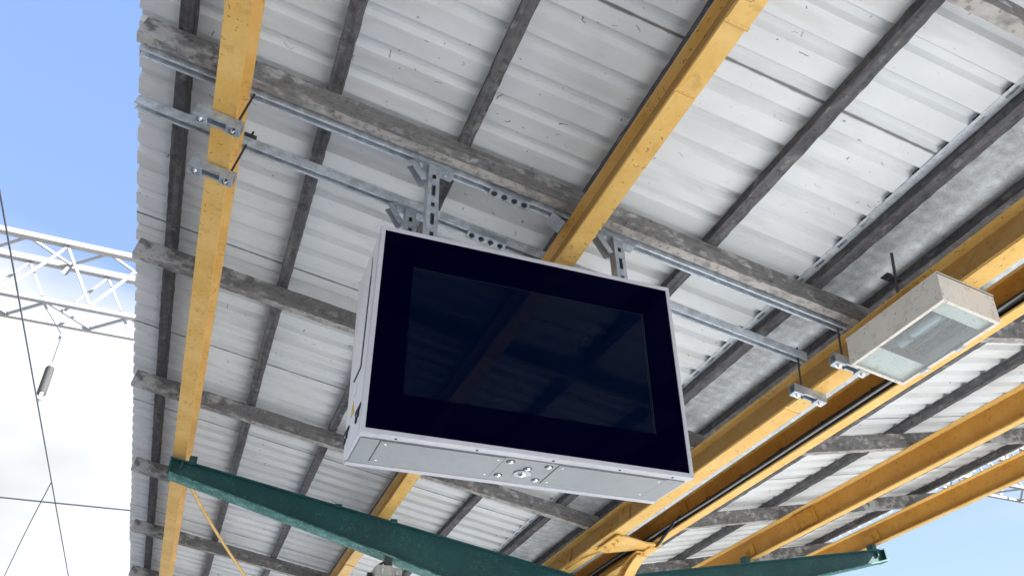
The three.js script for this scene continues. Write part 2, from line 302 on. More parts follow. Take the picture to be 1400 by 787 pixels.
// purlins across the beams, battens along them
const PH = 0.10, BT = 0.15;
for (let k = -4; k <= 6; k++) {
  const z = -0.015 - 1.347 * k, dz = k === 0 ? 0 : (rand() - 0.5) * 0.006;
  for (const side of [0, 1]) {
    const x0 = side ? mirror(1.60) : -1.525 + (rand() - 0.5) * 0.02, x1 = side ? mirror(-1.525) : 1.60, W = side ? WR : WL, L = (x1 - x0) / (side ? cosR : cosL);
    let g = new THREE.BoxGeometry(L, PH - 0.002, 0.045, 90, 3, 2); g.translate(L / 2, PH / 2, 0); g = rough(g, 0.0016, 900 + k * 7 + side);
    part(canopy, 'purlin', uvBox(g, side ? 1.1 + rand() * 0.3 : 0.01 + rand() * 0.05, 0.03 + rand() * 0.03), M.purlin, at(W, x0, 0.001, z + 0.0225 + dz));
  }
}
const battenX = [-1.395, -0.832, -0.302, 0.25, 0.808, 1.330, 1.628];
for (const side of [0, 1]) battenX.forEach((bx, i) => {
  const x = side ? mirror(bx) : bx, W = side ? WR : WL, L = Z1 - Z0, sag = (rand() - 0.5) * 0.002;
  let g = new THREE.BoxGeometry(L, BT - PH - 0.002, 0.052, 420, 2, 2); g.rotateY(Math.PI / 2); g.translate(0, (BT - PH) / 2, 0);
  const p = g.attributes.position; for (let j = 0; j < p.count; j++) { const z = p.getZ(j); p.setX(j, p.getX(j) + 0.006 * (fbm(z * 0.05 + 0.5, 0.3, 12, 3, 3, 700 + i + side * 20) - 0.5) * 2); }
  g = roughZ(g, 0.0018, 600 + i + side * 9);
  part(canopy, 'batten', uvBox(g, undefined, undefined, 'z'), M.batten, at(W, x, PH + 0.001, (Z0 + Z1) / 2));
});
function roughZ(g, amp, seed) {
  const p = g.attributes.position;
  for (let i = 0; i < p.count; i++) {
    const x = p.getX(i), y = p.getY(i), z = p.getZ(i), a = Math.round(z * 400), b = (x > 0.01 ? 7 : x < -0.01 ? 3 : 5) * 31 + Math.round(y * 300);
    p.setX(i, x + amp * (hash(a, b, seed) - 0.5) * 2); p.setY(i, y + (y < (BT - PH) / 2 ? amp * (hash(a, b, seed + 3) - 0.5) * 2 : 0));
  }
  g.computeVertexNormals(); return g;
}

// corrugated sheets, each a metre wide with seven ribs, lapped along the slope
const PITCH = 1 / 7, PAN = 0.086, SLO = 0.014, CREST = PITCH - PAN - 2 * SLO, RH = 0.025;
function sheetGeo(L, seed) {
  const prof = [];                                                  // [z, y] from the near lap to the far lap
  for (let r = 0; r < 7; r++) { const z = r * PITCH; prof.push([z, RH], [z + CREST / 2, RH], [z + CREST / 2 + SLO, 0], [z + CREST / 2 + SLO + PAN * 0.5, 0.0008], [z + CREST / 2 + SLO + PAN, 0], [z + PITCH - CREST / 2, RH]); }
  prof.push([1, RH], [1 + CREST / 2, RH], [1 + CREST / 2 + SLO * 0.9, 0.003]);
  const nx = 16, pos = [], uv = [], T = 0.0012, u0 = rand() * 3, R = rng(seed), bow = (R() - 0.5) * 0.003;
  const P = (s, k) => { const x = L * s / nx, [z, y] = prof[k], t = 0.0022 * (fbm(s / nx, k / prof.length, 5, 5, 2, seed) - 0.5), lift = 0.0045 * clamp(1 - z / 0.2); return [x, y + t + lift + bow * z, z]; };
  const quad = (a, b, c, d, ua, ub, uc, ud) => { for (const [q, w] of [[a, ua], [b, ub], [c, uc], [a, ua], [c, uc], [d, ud]]) { pos.push(...q); uv.push(...w); } };
  const up = (q) => [q[0], q[1] + T, q[2]];
  for (let s = 0; s < nx; s++) for (let k = 0; k < prof.length - 1; k++) {
    const a = P(s, k), b = P(s + 1, k), c = P(s + 1, k + 1), d = P(s, k + 1), U = q => [q[0] + u0, q[2] > 0.999 ? 0.5 + q[2] - 1 : q[2]];
    quad(a, b, c, d, U(a), U(b), U(c), U(d)); quad(up(a), up(d), up(c), up(b), U(a), U(d), U(c), U(b));
    if (s === 0) quad(a, d, up(d), up(a), U(a), U(d), U(d), U(a));
    if (s === nx - 1) quad(b, up(b), up(c), c, U(b), U(b), U(c), U(c));
  }
  const g = new THREE.BufferGeometry(); g.setAttribute('position', new THREE.Float32BufferAttribute(pos, 3)); g.setAttribute('uv', new THREE.Float32BufferAttribute(uv, 2)); g.computeVertexNormals(); return g;
}
for (const side of [0, 1]) for (let k = -6; k < 10; k++) {
  const zn = -0.166 - k * 1.0, W = side ? WR : WL, j = (rand() - 0.5) * 0.012, x0 = side ? mirror(1.294) : -1.583 + j, x1 = side ? 5.135 + j : 1.294 + j, L = (x1 - x0) / (side ? cosR : cosL);
  if (zn - 1 < Z0 - 0.4 || zn > Z1 + 0.4) continue;
  const m = at(W, x0, BT + 0.0032, zn).multiply(new THREE.Matrix4().makeScale(1, 1, -1));
  const g = sheetGeo(L, 1300 + k * 3 + side); g.applyMatrix4(new THREE.Matrix4().makeScale(1, 1, -1));       // near lap at z = 0, running away
  const q = g.attributes.position, w = g.attributes.uv;
  for (let i = 0; i < q.count; i += 3) for (const A of [q, w]) { const n = A.itemSize; for (let c = 0; c < n; c++) { const t = A.array[(i + 1) * n + c]; A.array[(i + 1) * n + c] = A.array[(i + 2) * n + c]; A.array[(i + 2) * n + c] = t; } }
  g.computeVertexNormals();
  part(canopy, 'roof_sheet', g, M.sheet, at(W, x0, BT + 0.0032, zn));
}
// added dark plugs that block sunlight leaking through the open rib ends
for (const side of [0, 1]) {
  const W = side ? WR : WL, x = side ? mirror(1.286) : 1.286, g = [];
  for (let z = -0.166 - 10 / 1; z < Z1 + 0.3; z += PITCH) g.push(extr(shape([[-CREST / 2 - SLO, -0.002], [-CREST / 2, RH + 0.002], [CREST / 2, RH + 0.002], [CREST / 2 + SLO, -0.002]]), 0.012).rotateY(Math.PI / 2).translate(-0.006, 0, z));
  const f = part(canopy, 'rib_sun_plug', merge(g), M.seam, at(W, x, BT + 0.003, 0)); f.userData.kind = 'stuff'; f.userData.label = 'row of added dark plugs keeping sunlight out of the sheet ribs';
}
// the valley gutter between the wings
{
  const a = [], f = (W, x, o) => [x - Math.sin(W.t) * o, W.y(x) + Math.cos(W.t) * o];
  a.push(f(WL, 1.268, BT + 0.001), f(WL, 1.45, BT + 0.001), f(WL, 1.62, BT + 0.001), [1.655, YV + 0.125], [mirror(1.655), YV + 0.125], f(WR, mirror(1.62), BT + 0.001), f(WR, mirror(1.45), BT + 0.001), f(WR, mirror(1.268), BT + 0.001));
  const b = a.map(([x, y]) => [x, y + 0.0015]).reverse();
  part(canopy, 'valley_gutter', uvBox(extr(shape([...a, ...b]), Z1 - Z0 + 0.2), 0, 0, 'z'), M.gutter, I4().makeTranslation(0, 0, Z0 - 0.1));
}
// the green arms, columns and yellow knee brackets
function frameAt(zc, far) {
  const yTopL = x => 3.824 - 0.1775 * (x + 1.216), topR = x => 3.810 - 0.1755 * (4.632 - x);
  for (const side of [0, 1]) {
    const X = side ? x => x : x => x;
    const tip = side ? 4.632 : -1.214, mid = XV, sgn = side ? -1 : 1;
    const top = side ? topR : yTopL;
    const low = side ? (x => 3.700 - 0.255 * (4.632 - x) - 0.004 * Math.max(0, 4.0 - x)) : (x => 3.704 - 0.262 * (x + 1.208) - 0.012 * Math.max(0, x + 0.5) ** 2);
    const xs = []; for (let i = 0; i <= 14; i++) xs.push(mix(tip, mid, i / 14));
    const web = shape([...xs.map(x => [x, top(x) - 0.008]), ...xs.slice().reverse().map(x => [x, low(x) + 0.008])]);
    const arm = part(canopy, 'bracket_arm', uvBox(extr(web, 0.012).translate(0, 0, zc - 0.006)), M.green);
    const flange = (fn, w, th) => { const g = []; for (let i = 0; i < 14; i++) { const a = [xs[i], fn(xs[i])], b = [xs[i + 1], fn(xs[i + 1])]; const s = shape([[a[0], a[1]], [b[0], b[1]], [b[0], b[1] + th], [a[0], a[1] + th]]); g.push(extr(s, w).translate(0, 0, zc - w / 2)); } return uvBox(merge(g)); };
    part(arm, 'top_flange', flange(x => top(x) - 0.010, 0.085, 0.010), M.green);
    part(arm, 'bottom_flange', flange(low, 0.12, 0.011), M.greenWornLit);
    part(arm, 'end_plate', uvBox(box(Math.min(tip, tip - sgn * 0.012), Math.max(tip, tip - sgn * 0.012), low(tip) - 0.001, top(tip) + 0.001, zc - 0.058, zc + 0.045)), M.green);
    part(arm, 'bolt', uvBox(hexBolt(0.014, 0.013).rotateX(Math.PI / 2)), M.green, I4().makeTranslation(tip + sgn * 0.06, top(tip) - 0.055, zc + 0.0065));
    part(arm, 'bolt', uvBox(rodGeo([0, 0, 0], [0, 0.035, 0.01], 0.007)), M.green, I4().makeTranslation(tip + sgn * 0.065, top(tip) - 0.056, zc + 0.02));
    const clips = side ? [[4.535, 0.045], [3.17, 0.05]] : [[-1.088, 0.045], [0.275, 0.02], [-0.115, 0.012]];
    for (const [x, h] of clips) part(arm, 'beam_clip', uvBox(rbox(-0.024, 0.024, -0.012, h, -0.035, 0.035, 0.004)), M.green, I4().makeTranslation(x, top(x) + 0.001, zc + 0.005));
  }
  const col = part(canopy, 'column', uvBox(merge([box(XV - 0.09, XV + 0.09, 0.001, 3.05, zc - 0.085, zc - 0.073), box(XV - 0.09, XV + 0.09, 0.001, 3.05, zc + 0.073, zc + 0.085), box(XV - 0.006, XV + 0.006, 0.001, 3.05, zc - 0.073, zc + 0.073)])), M.green);
  part(col, 'base_plate', uvBox(box(XV - 0.16, XV + 0.16, 0.002, 0.02, zc - 0.16, zc + 0.16)), M.green);
  for (const s of far ? [1] : [1, -1]) {                               // curved knee bracket from the column to the tie plate below the valley beams
    const yb = WL.y(1.578) - BD - 0.008, tie = part(canopy, 'tie_plate', uvBox(extr(shape([[-0.185, -0.13], [-0.10, -0.16], [0.06, -0.05], [0.185, -0.10], [0.185, 0.10], [0.06, 0.10], [-0.10, 0.16], [-0.185, 0.16]]), 0.010).rotateX(Math.PI / 2)), M.yellow, new THREE.Matrix4().makeTranslation(XV + 0.005, yb - 0.002, zc + s * 0.71));
    for (const [dx, dz] of [[-0.14, 0.10], [-0.13, 0.03], [-0.155, -0.04], [-0.11, -0.09], [0.13, 0.05], [0.145, -0.05]]) part(tie, 'bolt', bolt, M.yellow, I4().makeTranslation(XV + dx, yb - 0.0125, zc + s * 0.71 + dz).multiply(new THREE.Matrix4().makeRotationX(Math.PI)));
    const pts = []; for (let i = 0; i <= 12; i++) { const a = i / 12 * Math.PI / 2; pts.push([zc + s * (0.09 + 0.60 * (1 - Math.cos(a))), yb - 0.035 - 0.62 * (1 - Math.sin(a))]); }
    const off = (d0) => pts.map(([z, y], i) => { const d = d0 > 0 ? (d0 > 0.095 ? 0.010 : 0) + 0.014 + 0.080 * (1 - (i / 12) ** 2) : d0, a = i / 12 * Math.PI / 2; return [z - s * d * -Math.cos(a), y - d * Math.sin(a)]; });
    const ribbon = (d0, d1, w) => { const A = off(d0), B = off(d1); const sh = shape([...A, ...B.reverse()]); return extr(sh, w).translate(0, 0, -w / 2).rotateY(-Math.PI / 2); };
    const kb = part(canopy, 'knee_bracket', uvBox(ribbon(0, 0.09, 0.012)), M.yellow, I4().makeTranslation(XV + 0.095, 0, 0));
    part(kb, 'flange', uvBox(ribbon(-0.010, 0.0, 0.075)), M.yellow, I4().makeTranslation(XV + 0.095, 0, 0));
    part(kb, 'flange', uvBox(ribbon(0.09, 0.100, 0.075)), M.yellow, I4().makeTranslation(XV + 0.095, 0, 0));
    for (const i of [9, 10, 11]) part(kb, 'bolt', bolt, M.yellow, I4().makeTranslation(XV + 0.089, pts[i][1] - 0.02, pts[i][0]).multiply(new THREE.Matrix4().makeRotationZ(Math.PI / 2)));
    part(canopy, 'tie_bar', uvBox(box(XV + 0.115, XV + 0.185, -0.010, 0, 0, 0.75)), M.yellow, I4().makeTranslation(0, yb - 0.014, zc + (s > 0 ? 0.02 : -0.77)));
  }
}
part(canopy, 'gutter_strip', uvBox(box(0, 0.022, -0.004, 0, 0, Z1 - Z0), 0, 0, 'z'), M.zinc, at(WL, 1.621, -BD + 0.004, Z0));
part(canopy, 'conduit', uvBox(tube([[1.60, WL.y(1.6) - BD - 0.012, -2.55], [1.55, WL.y(1.55) - BD - 0.014, -2.75], [1.52, WL.y(1.52) - BD - 0.03, -2.86], [1.53, WL.y(1.53) - BD - 0.02, -3.05]], 0.007, 8)), M.yellow);
frameAt(-3.16, false); frameAt(5.2, true);
// yellow bracing rod in the plane of the beams
part(canopy, 'bracing_rod', uvBox(tube([[-1.09, WL.y(-1.09) - 0.10, -3.72], [-0.95, WL.y(-0.95) - 0.106, -4.16], [-0.70, WL.y(-0.70) - 0.11, -4.86], [-0.497, WL.y(-0.497) - 0.105, -5.41], [0.19, WL.y(0.19) - 0.10, -7.3]], 0.012, 10)), M.yellow);

// ---------------------------------------------------------------- the display
const DISP_POS = new THREE.Vector3(0, 3.057, 0);
const disp = thing('information_display', [0, 3.057, 0], 'large silver information display with a dark switched-off screen hanging under the canopy', 'display');
disp.rotation.set(0.0502, -0.0121, 0, 'YXZ'); disp.updateMatrixWorld(true);
const T = (x = 0, y = 0, z = 0) => disp.matrixWorld.clone().multiply(new THREE.Matrix4().makeTranslation(x, y, z));
{
  const W = 1.15, H = 0.7788, DB = 0.2794, DT = 0.408, hw = W / 2, hh = H / 2;
  const ring = (w, h, iw, ih) => { const s = shape([[-w, -h], [w, -h], [w, h], [-w, h]]); s.holes.push(new THREE.Path([[-iw, -ih], [-iw, ih], [iw, ih], [iw, -ih]].map(p => new THREE.Vector2(...p)))); return s; };
  part(disp, 'front_frame', extr(ring(hw, hh, hw - 0.0155, hh - 0.0165), 0.030, 0.0015).translate(0, 0, -0.0315), M.tvFrame, T());
  // body: a wedge deeper at the top, set in 2.5 mm behind the frame with a shadow gap
  const side = shape([[0.036, -hh + 0.0025], [0.036, hh - 0.0025], [DT, hh - 0.0025], [DB, -hh + 0.0025]]);
  const body = part(disp, 'housing', extr(side, W - 0.008, 0.002).translate(0, 0, -(W - 0.008) / 2).rotateY(Math.PI / 2), M.tvSide, T());
  part(disp, 'shadow_gap', extr(ring(hw - 0.006, hh - 0.006, hw - 0.02, hh - 0.02), 0.006).translate(0, 0, -0.0362), M.seam, T());
  const bz = extr(ring(hw - 0.0157, hh - 0.0167, 0.452, 0.2455), 0.003).translate(0, 0.0, -0.006);
  part(disp, 'glass_border', bz, M.glass, T());
  part(disp, 'screen', box(-0.4535, 0.4535, -0.2470, 0.2545, -0.0105, -0.0075), M.screen, T());
  const edge = part(disp, 'screen_edge', merge([box(0.4395, 0.4405, -0.243, 0.245, -0.0074, -0.0068), box(0.4455, 0.447, -0.245, 0.245, -0.0074, -0.0066), box(-0.45, 0.45, 0.2395, 0.2405, -0.0074, -0.0068)]), std({ color: new THREE.Color(0.002, 0.005, 0.014), roughness: 0.7 }), T());
  // underside plate with two hatches, domed keys and screws
  const yb = -hh + 0.0025 - 0.0021;
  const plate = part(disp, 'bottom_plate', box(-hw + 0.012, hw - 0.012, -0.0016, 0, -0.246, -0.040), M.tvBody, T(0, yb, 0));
  for (const [x0, x1] of [[-0.5, -0.095], [0.094, 0.49]]) {
    part(plate, 'hatch_seam', box(x0 - 0.002, x1 + 0.002, -0.0021, -0.0014, -0.218, -0.042), M.seam, T(0, yb, 0));
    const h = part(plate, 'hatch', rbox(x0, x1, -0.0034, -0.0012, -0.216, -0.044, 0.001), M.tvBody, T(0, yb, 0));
    for (const [sx, sz] of [[x0 + 0.018, -0.062], [x1 - 0.018, -0.062], [x0 + 0.018, -0.198], [x1 - 0.018, -0.198]]) part(h, 'screw', new THREE.CylinderGeometry(0.0035, 0.0035, 0.0014, 10), M.chrome, T(sx, yb - 0.0040, sz));
  }
  const dome = r => { const g = new THREE.SphereGeometry(r, 20, 10, 0, Math.PI * 2, Math.PI / 2, Math.PI / 2); g.scale(1, 0.62, 1); return g; };
  const dg = dome(0.0115), ringG = new THREE.TorusGeometry(0.0125, 0.0022, 8, 24).rotateX(Math.PI / 2);
  for (const [x, z] of [[-0.069, -0.068], [-0.067, -0.194], [0.066, -0.070], [0.069, -0.196], [0.006, -0.108]]) { const d = part(plate, 'dome_screw', dg, M.chrome, T(x, yb - 0.0017, z)); part(d, 'ring', ringG, M.seam, T(x, yb - 0.0014, z)); }
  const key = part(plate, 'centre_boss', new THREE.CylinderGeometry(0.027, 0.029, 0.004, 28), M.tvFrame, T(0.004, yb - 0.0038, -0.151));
  part(key, 'dome_screw', dome(0.016), M.chrome, T(0.004, yb - 0.0058, -0.151));
  for (const [z, xs] of [[-0.018, [-0.46, -0.2, 0.06, 0.30, 0.50]], [-0.263, [-0.47, -0.22, 0.03, 0.26, 0.46]]]) for (const x of xs) part(disp, 'screw', new THREE.CylinderGeometry(0.004, 0.004, 0.002, 10), M.seam, T(x, z < -0.1 ? yb - 0.0006 : -hh - 0.0006, z));
  part(disp, 'rear_strip', box(-hw + 0.006, hw - 0.006, -0.0026, 0, -0.278, -0.2485), M.tvFrame, T(0, yb, 0));
  // left side: service door with its seam, latches, a label and a warning triangle
  const xs = -hw + 0.0018, door = part(disp, 'service_door', extr(shape([[-0.122, 0.335], [-0.122, -0.114], [-0.232, -0.114], [-0.3, 0.335]]), 0.0022).rotateY(Math.PI / 2).scale(1, 1, 1), M.tvSide, T(xs - 0.0028, 0, 0).multiply(new THREE.Matrix4().makeRotationY(Math.PI)).multiply(new THREE.Matrix4().makeTranslation(-0.0004, 0, 0)));
  door.visible = true;
  part(disp, 'door_seam', merge([box(-0.0026, 0.002, -0.117, 0.245, -0.1205, -0.1165), box(-0.0026, 0.002, -0.117, -0.113, -0.234, -0.117)]), M.seam, T(xs, 0, 0));
  for (const [y, z0, z1] of [[-0.292, -0.115, -0.028], [-0.290, -0.30, -0.222]]) {
    const l = part(disp, 'latch', merge([box(-0.004, 0.002, y, y + 0.012, z0, z1), box(-0.004, 0.002, y - 0.03, y, z0 + 0.012, z0 + 0.03), box(-0.004, 0.002, y - 0.022, y, z0 + 0.044, z0 + 0.056)]), M.seam, T(xs, 0, 0));
    part(l, 'latch_key', new THREE.CylinderGeometry(0.006, 0.006, 0.006, 12).rotateZ(Math.PI / 2), M.chrome, T(xs - 0.003, y - 0.012, z0 + 0.037));
  }
  part(disp, 'type_label', box(-0.0016, 0.002, -0.185, -0.130, -0.20, -0.165), M.label, T(xs, 0, 0));
  const tri = extr(shape([[-0.028, 0], [0.028, 0], [0, 0.05]]), 0.0016).rotateY(-Math.PI / 2);
  const tr = part(disp, 'warning_triangle', tri, M.hazard, T(xs - 0.0002, -0.255, -0.19));
  part(tr, 'flash_mark', extr(shape([[-0.004, 0.010], [0.003, 0.020], [-0.001, 0.021], [0.004, 0.034], [-0.005, 0.022], [0, 0.020]]), 0.0006).rotateY(-Math.PI / 2), M.seam, T(xs - 0.0019, -0.255, -0.19));
}

// ---------------------------------------------------------------- the strut frame that carries the display
const hang = thing('hanging_frame', [0, WL.y(0), -0.2], 'galvanised channel rails with posts and clamps carrying the display from the yellow beams', 'mounting frame');
{
  const c = 0.0205, t = 0.0025, hgt = 0.041;
  const ch = shape([[-c, 0], [-c, hgt], [c, hgt], [c, 0], [c - 0.009, 0], [c - 0.009, 0.006], [c - 0.009 + t, 0.006], [c - t, t], [c - t, hgt - t], [-c + t, hgt - t], [-c + t, t], [-c + 0.009 - t, 0.006], [-c + 0.009, 0.006], [-c + 0.009, 0]]);
  const N = (x, off, z) => at(WL, x, off, z);
  const nut = uvBox(hexBolt(0.0085, 0.008)), rodM = M.rod;
  for (const [z, xa, xb] of [[-0.060, -1.521, 1.530], [-0.338, -1.533, 1.532]]) {
    const L = (xb - xa) / cosL, rail = part(hang, 'rail', uvBox(extr(ch, L).rotateY(Math.PI / 2)), M.galv, N(xa, 0.002, z));
    // splice plate with four fixing holes
    const sp = part(hang, 'splice_channel', uvBox(merge([box(0, 0.175, -0.005, 0, -0.024, 0.024), box(0, 0.175, -0.005, 0.026, 0.0215, 0.0255), box(0, 0.175, -0.005, 0.026, -0.0255, -0.0215)])), M.zinc, N(-0.145, 0.0012, z));
    for (let k = 0; k < 4; k++) part(sp, 'bolt', nut, M.rod, N(-0.145 + 0.022 + k * 0.043, -0.0045, z).multiply(new THREE.Matrix4().makeRotationX(Math.PI)));
    // clamps under the left and the valley beam
    for (const [xc, xr, top, side] of [[-1.157, -1.094, 0.085, 1], [1.53, 1.497, 0.07, -1]]) {
      const yo = -BD - 0.044, half = 0.085;
      const cp = shape([[-c, 0], [-c, hgt - 0.002], [c, hgt - 0.002], [c, 0], [c - 0.009, 0], [c - 0.009, t], [c - t, t], [c - t, hgt - 0.002 - t], [-c + t, hgt - 0.002 - t], [-c + t, t], [-c + 0.009, t], [-c + 0.009, 0]]);
      const cl = part(hang, 'beam_clamp', uvBox(extr(cp, half * 2, 0.0008).translate(0, 0, -half).rotateY(Math.PI / 2)), M.zinc, N(xc, yo, z));
      for (const s of [-1, 1]) {
        part(cl, 'washer_plate', uvBox(rbox(s * 0.06 - 0.026, s * 0.06 + 0.026, -0.008, -0.001, -0.022, 0.022, 0.002)), M.zinc, N(xc, yo, z));
        part(cl, 'nut', nut, M.chrome, N(xc + s * 0.058, yo - 0.008, z).multiply(new THREE.Matrix4().makeRotationX(Math.PI)));
      }
      part(cl, 'threaded_rod', uvBox(rodGeo([0, -BD - 0.06, 0], [0, z < -0.2 ? top : 0.0, 0], 0.0046)), rodM, N(xr, 0, z + (side > 0 ? 0.016 : 0)));
      if (side > 0 && z < -0.2) part(cl, 'washer_plate', uvBox(box(-0.025, 0.025, 0.044, 0.050, -0.021, 0.021)), M.rod, N(xr, 0, z + 0.016));
    }
  }
  // beam clip beside the middle beam
  part(hang, 'beam_clip', uvBox(merge([rbox(-0.033, 0.033, -0.005, 0.0, -0.036, 0.036, 0.002), box(-0.033, -0.028, 0.0, 0.022, -0.036, 0.036), box(0.018, 0.03, 0.0, 0.03, -0.012, 0.012)])), M.zinc, N(0.150, -0.022, -0.066).multiply(new THREE.Matrix4().makeRotationZ(-0.45)));
  // two slotted posts at the front and two at the rear, each with an angle bracket at the head
  const topY = z => 3.057 + 0.3894 * Math.cos(0.0502) + Math.sin(-0.0502) * z * -1 + 0.002;
  for (const [x, z] of [[-0.382, -0.060], [0.412, -0.060], [-0.40, -0.338], [0.412, -0.338]]) {
    const y0 = topY(z) - 0.003, y1 = WL.y(x) + 0.001, h = y1 - y0, w = 0.0225;
    const face = shape([[-w, 0], [w, 0], [w, h], [-w, h]]);
    const hole = (a, b, hw) => face.holes.push(new THREE.Path([[-hw, a], [-hw, b], [hw, b], [hw, a]].map(p => new THREE.Vector2(...p))));
    for (let yy = h - 0.055, k = 0; yy > 0.045; k++) { const len = k === 0 ? 0.022 : (k % 2 ? 0.055 : 0.022); if (yy - len < 0.02) break; hole(yy - len, yy, 0.0075); yy -= len + 0.034; }
    const post = part(hang, 'drop_post', uvBox(merge([extr(face, 0.003).translate(0, 0, 0.0195), box(-w, -w + 0.003, 0, h, -0.0225, 0.0193), box(w - 0.003, w, 0, h, -0.0225, 0.0193), box(-w + 0.0032, w - 0.0032, 0, h, -0.0225, -0.0195)])), M.zinc, I4().makeTranslation(x, y0, z));
    part(post, 'foot_plate', uvBox(rbox(-0.05, 0.075, 0, 0.006, -0.032, 0.032, 0.002)), M.zinc, I4().makeTranslation(x, y0 - 0.001, z));
    part(post, 'foot_angle', uvBox(merge([box(0.024, 0.028, 0.006, 0.045, -0.02, 0.02), box(0.028, 0.07, 0.006, 0.011, -0.02, 0.02)])), M.galv, I4().makeTranslation(x, y0, z));
    part(post, 'head_plate', uvBox(box(-0.075, 0.085, -0.007, -0.001, -0.027, 0.027)), M.zinc, N(x, -0.001, z));
    part(post, 'head_angle', uvBox(merge([box(0.024, 0.029, -0.055, -0.007, -0.021, 0.021), box(0.029, 0.08, -0.013, -0.008, -0.021, 0.021)])), M.zinc, N(x, -0.002, z));
    const st = new THREE.Matrix4().makeRotationZ(-0.86);
    part(post, 'angle_strut', uvBox(merge([box(-0.105, 0, -0.0025, 0.0, -0.021, 0.021), box(-0.105, 0, -0.024, -0.0025, 0.0185, 0.021), box(-0.105, 0, -0.024, -0.0025, -0.021, -0.0185)])), M.zinc, N(x - 0.012, -0.088, z).multiply(st));
    for (const dx of [-0.05, 0.055]) part(post, 'bolt', nut, M.galv, N(x + dx, -0.0085, z).multiply(new THREE.Matrix4().makeRotationX(Math.PI)));
  }
}

// ---------------------------------------------------------------- floodlight below the valley beam
{
  const fl = thing('floodlight', [1.52, WL.y(1.52) - BD - 0.07, 0.28], 'speckled cream metal box floodlight with a glass underside below the yellow valley beam', 'floodlight');
  const B = (x = 0, y = 0, z = 0) => at(WL, 1.553, -BD - 0.006, 0.303).multiply(new THREE.Matrix4().makeTranslation(x, y, z));
  const w = 0.130, h = 0.134, l = 0.246;
  // an open box with walls, glass below
  const ring = shape([[-w, -l], [w, -l], [w, l], [-w, l]]); ring.holes.push(new THREE.Path([[-w + 0.004, -l + 0.004], [-w + 0.004, l - 0.004], [w - 0.004, l - 0.004], [w - 0.004, -l + 0.004]].map(p => new THREE.Vector2(...p))));
  part(fl, 'housing', uvBox(extr(ring, h - 0.010, 0.0012).rotateX(Math.PI / 2).translate(0, -0.004, 0)), M.lampHouse, B());
  part(fl, 'lid', uvBox(rbox(-w - 0.003, w + 0.003, -0.006, 0.0, -l - 0.003, l + 0.003, 0.002)), M.lampHouse, B());
  part(fl, 'gasket', uvBox(merge([box(-w - 0.001, w + 0.001, -0.0085, -0.006, l - 0.002, l + 0.0022), box(w - 0.002, w + 0.0022, -0.0085, -0.006, -l, l)])), M.seam, B());
  const rim = shape([[-w, -l], [w, -l], [w, l], [-w, l]]); rim.holes.push(new THREE.Path([[-w + 0.014, -l + 0.014], [-w + 0.014, l - 0.014], [w - 0.014, l - 0.014], [w - 0.014, -l + 0.014]].map(p => new THREE.Vector2(...p))));
  part(fl, 'rim', uvBox(extr(rim, 0.005, 0.001).rotateX(Math.PI / 2).translate(0, -h + 0.006, 0)), M.lampHouse, B());
  part(fl, 'glass', box(-w + 0.012, w - 0.012, -h + 0.0015, -h + 0.0045, -l + 0.012, l - 0.012), M.lampGlass, B());
  part(fl, 'inner_panel', uvBox(merge([box(-w + 0.006, w - 0.006, -h + 0.018, -h + 0.021, -l + 0.006, -l + 0.135), box(-w + 0.006, w - 0.006, -h + 0.018, -h + 0.021, l - 0.085, l - 0.006)])), M.lampHouse, B());
  const refl = []; for (let k = 0; k < 9; k++) { const x = -w + 0.018 + k * 0.026; refl.push(barGeo([x, -0.02 - 0.014 * Math.abs(k - 4), -0.10], [x, -0.02 - 0.014 * Math.abs(k - 4), 0.152], 0.0265, 0.002)); }
  part(fl, 'reflector', uvBox(merge(refl)), M.reflector, B());
  part(fl, 'lamp_tube', uvBox(new THREE.CapsuleGeometry(0.019, 0.12, 6, 14).rotateX(Math.PI / 2).translate(-0.03, -0.085, 0.06)), M.bulb, B());
  part(fl, 'lamp_holder', uvBox(merge([new THREE.CylinderGeometry(0.024, 0.024, 0.05, 16).rotateX(Math.PI / 2).translate(-0.03, -0.085, -0.05), box(-0.06, 0.0, -0.075, -0.02, -0.09, -0.075)])), M.cableGrey, B());
  for (const z of [0.06, -0.12]) part(fl, 'clip', uvBox(rbox(w - 0.012, w + 0.004, -h - 0.005, -h + 0.004, z - 0.02, z + 0.02, 0.002)), M.galv, B());
  const nutF = uvBox(hexBolt(0.010, 0.009));
  part(fl, 'threaded_rod', uvBox(rodGeo([0, BD - 0.05, 0], [-0.045, BD + 0.105, 0.05], 0.006)), M.rod, at(WL, 1.492, -BD, 0.30));
  part(fl, 'hook_clamp', uvBox(merge([rbox(-0.035, 0.02, -0.006, 0.006, -0.016, 0.016, 0.003), box(-0.055, -0.03, 0.0, 0.004, -0.02, 0.02)])), M.rod, at(WL, 1.488, 0.01, 0.302));
}

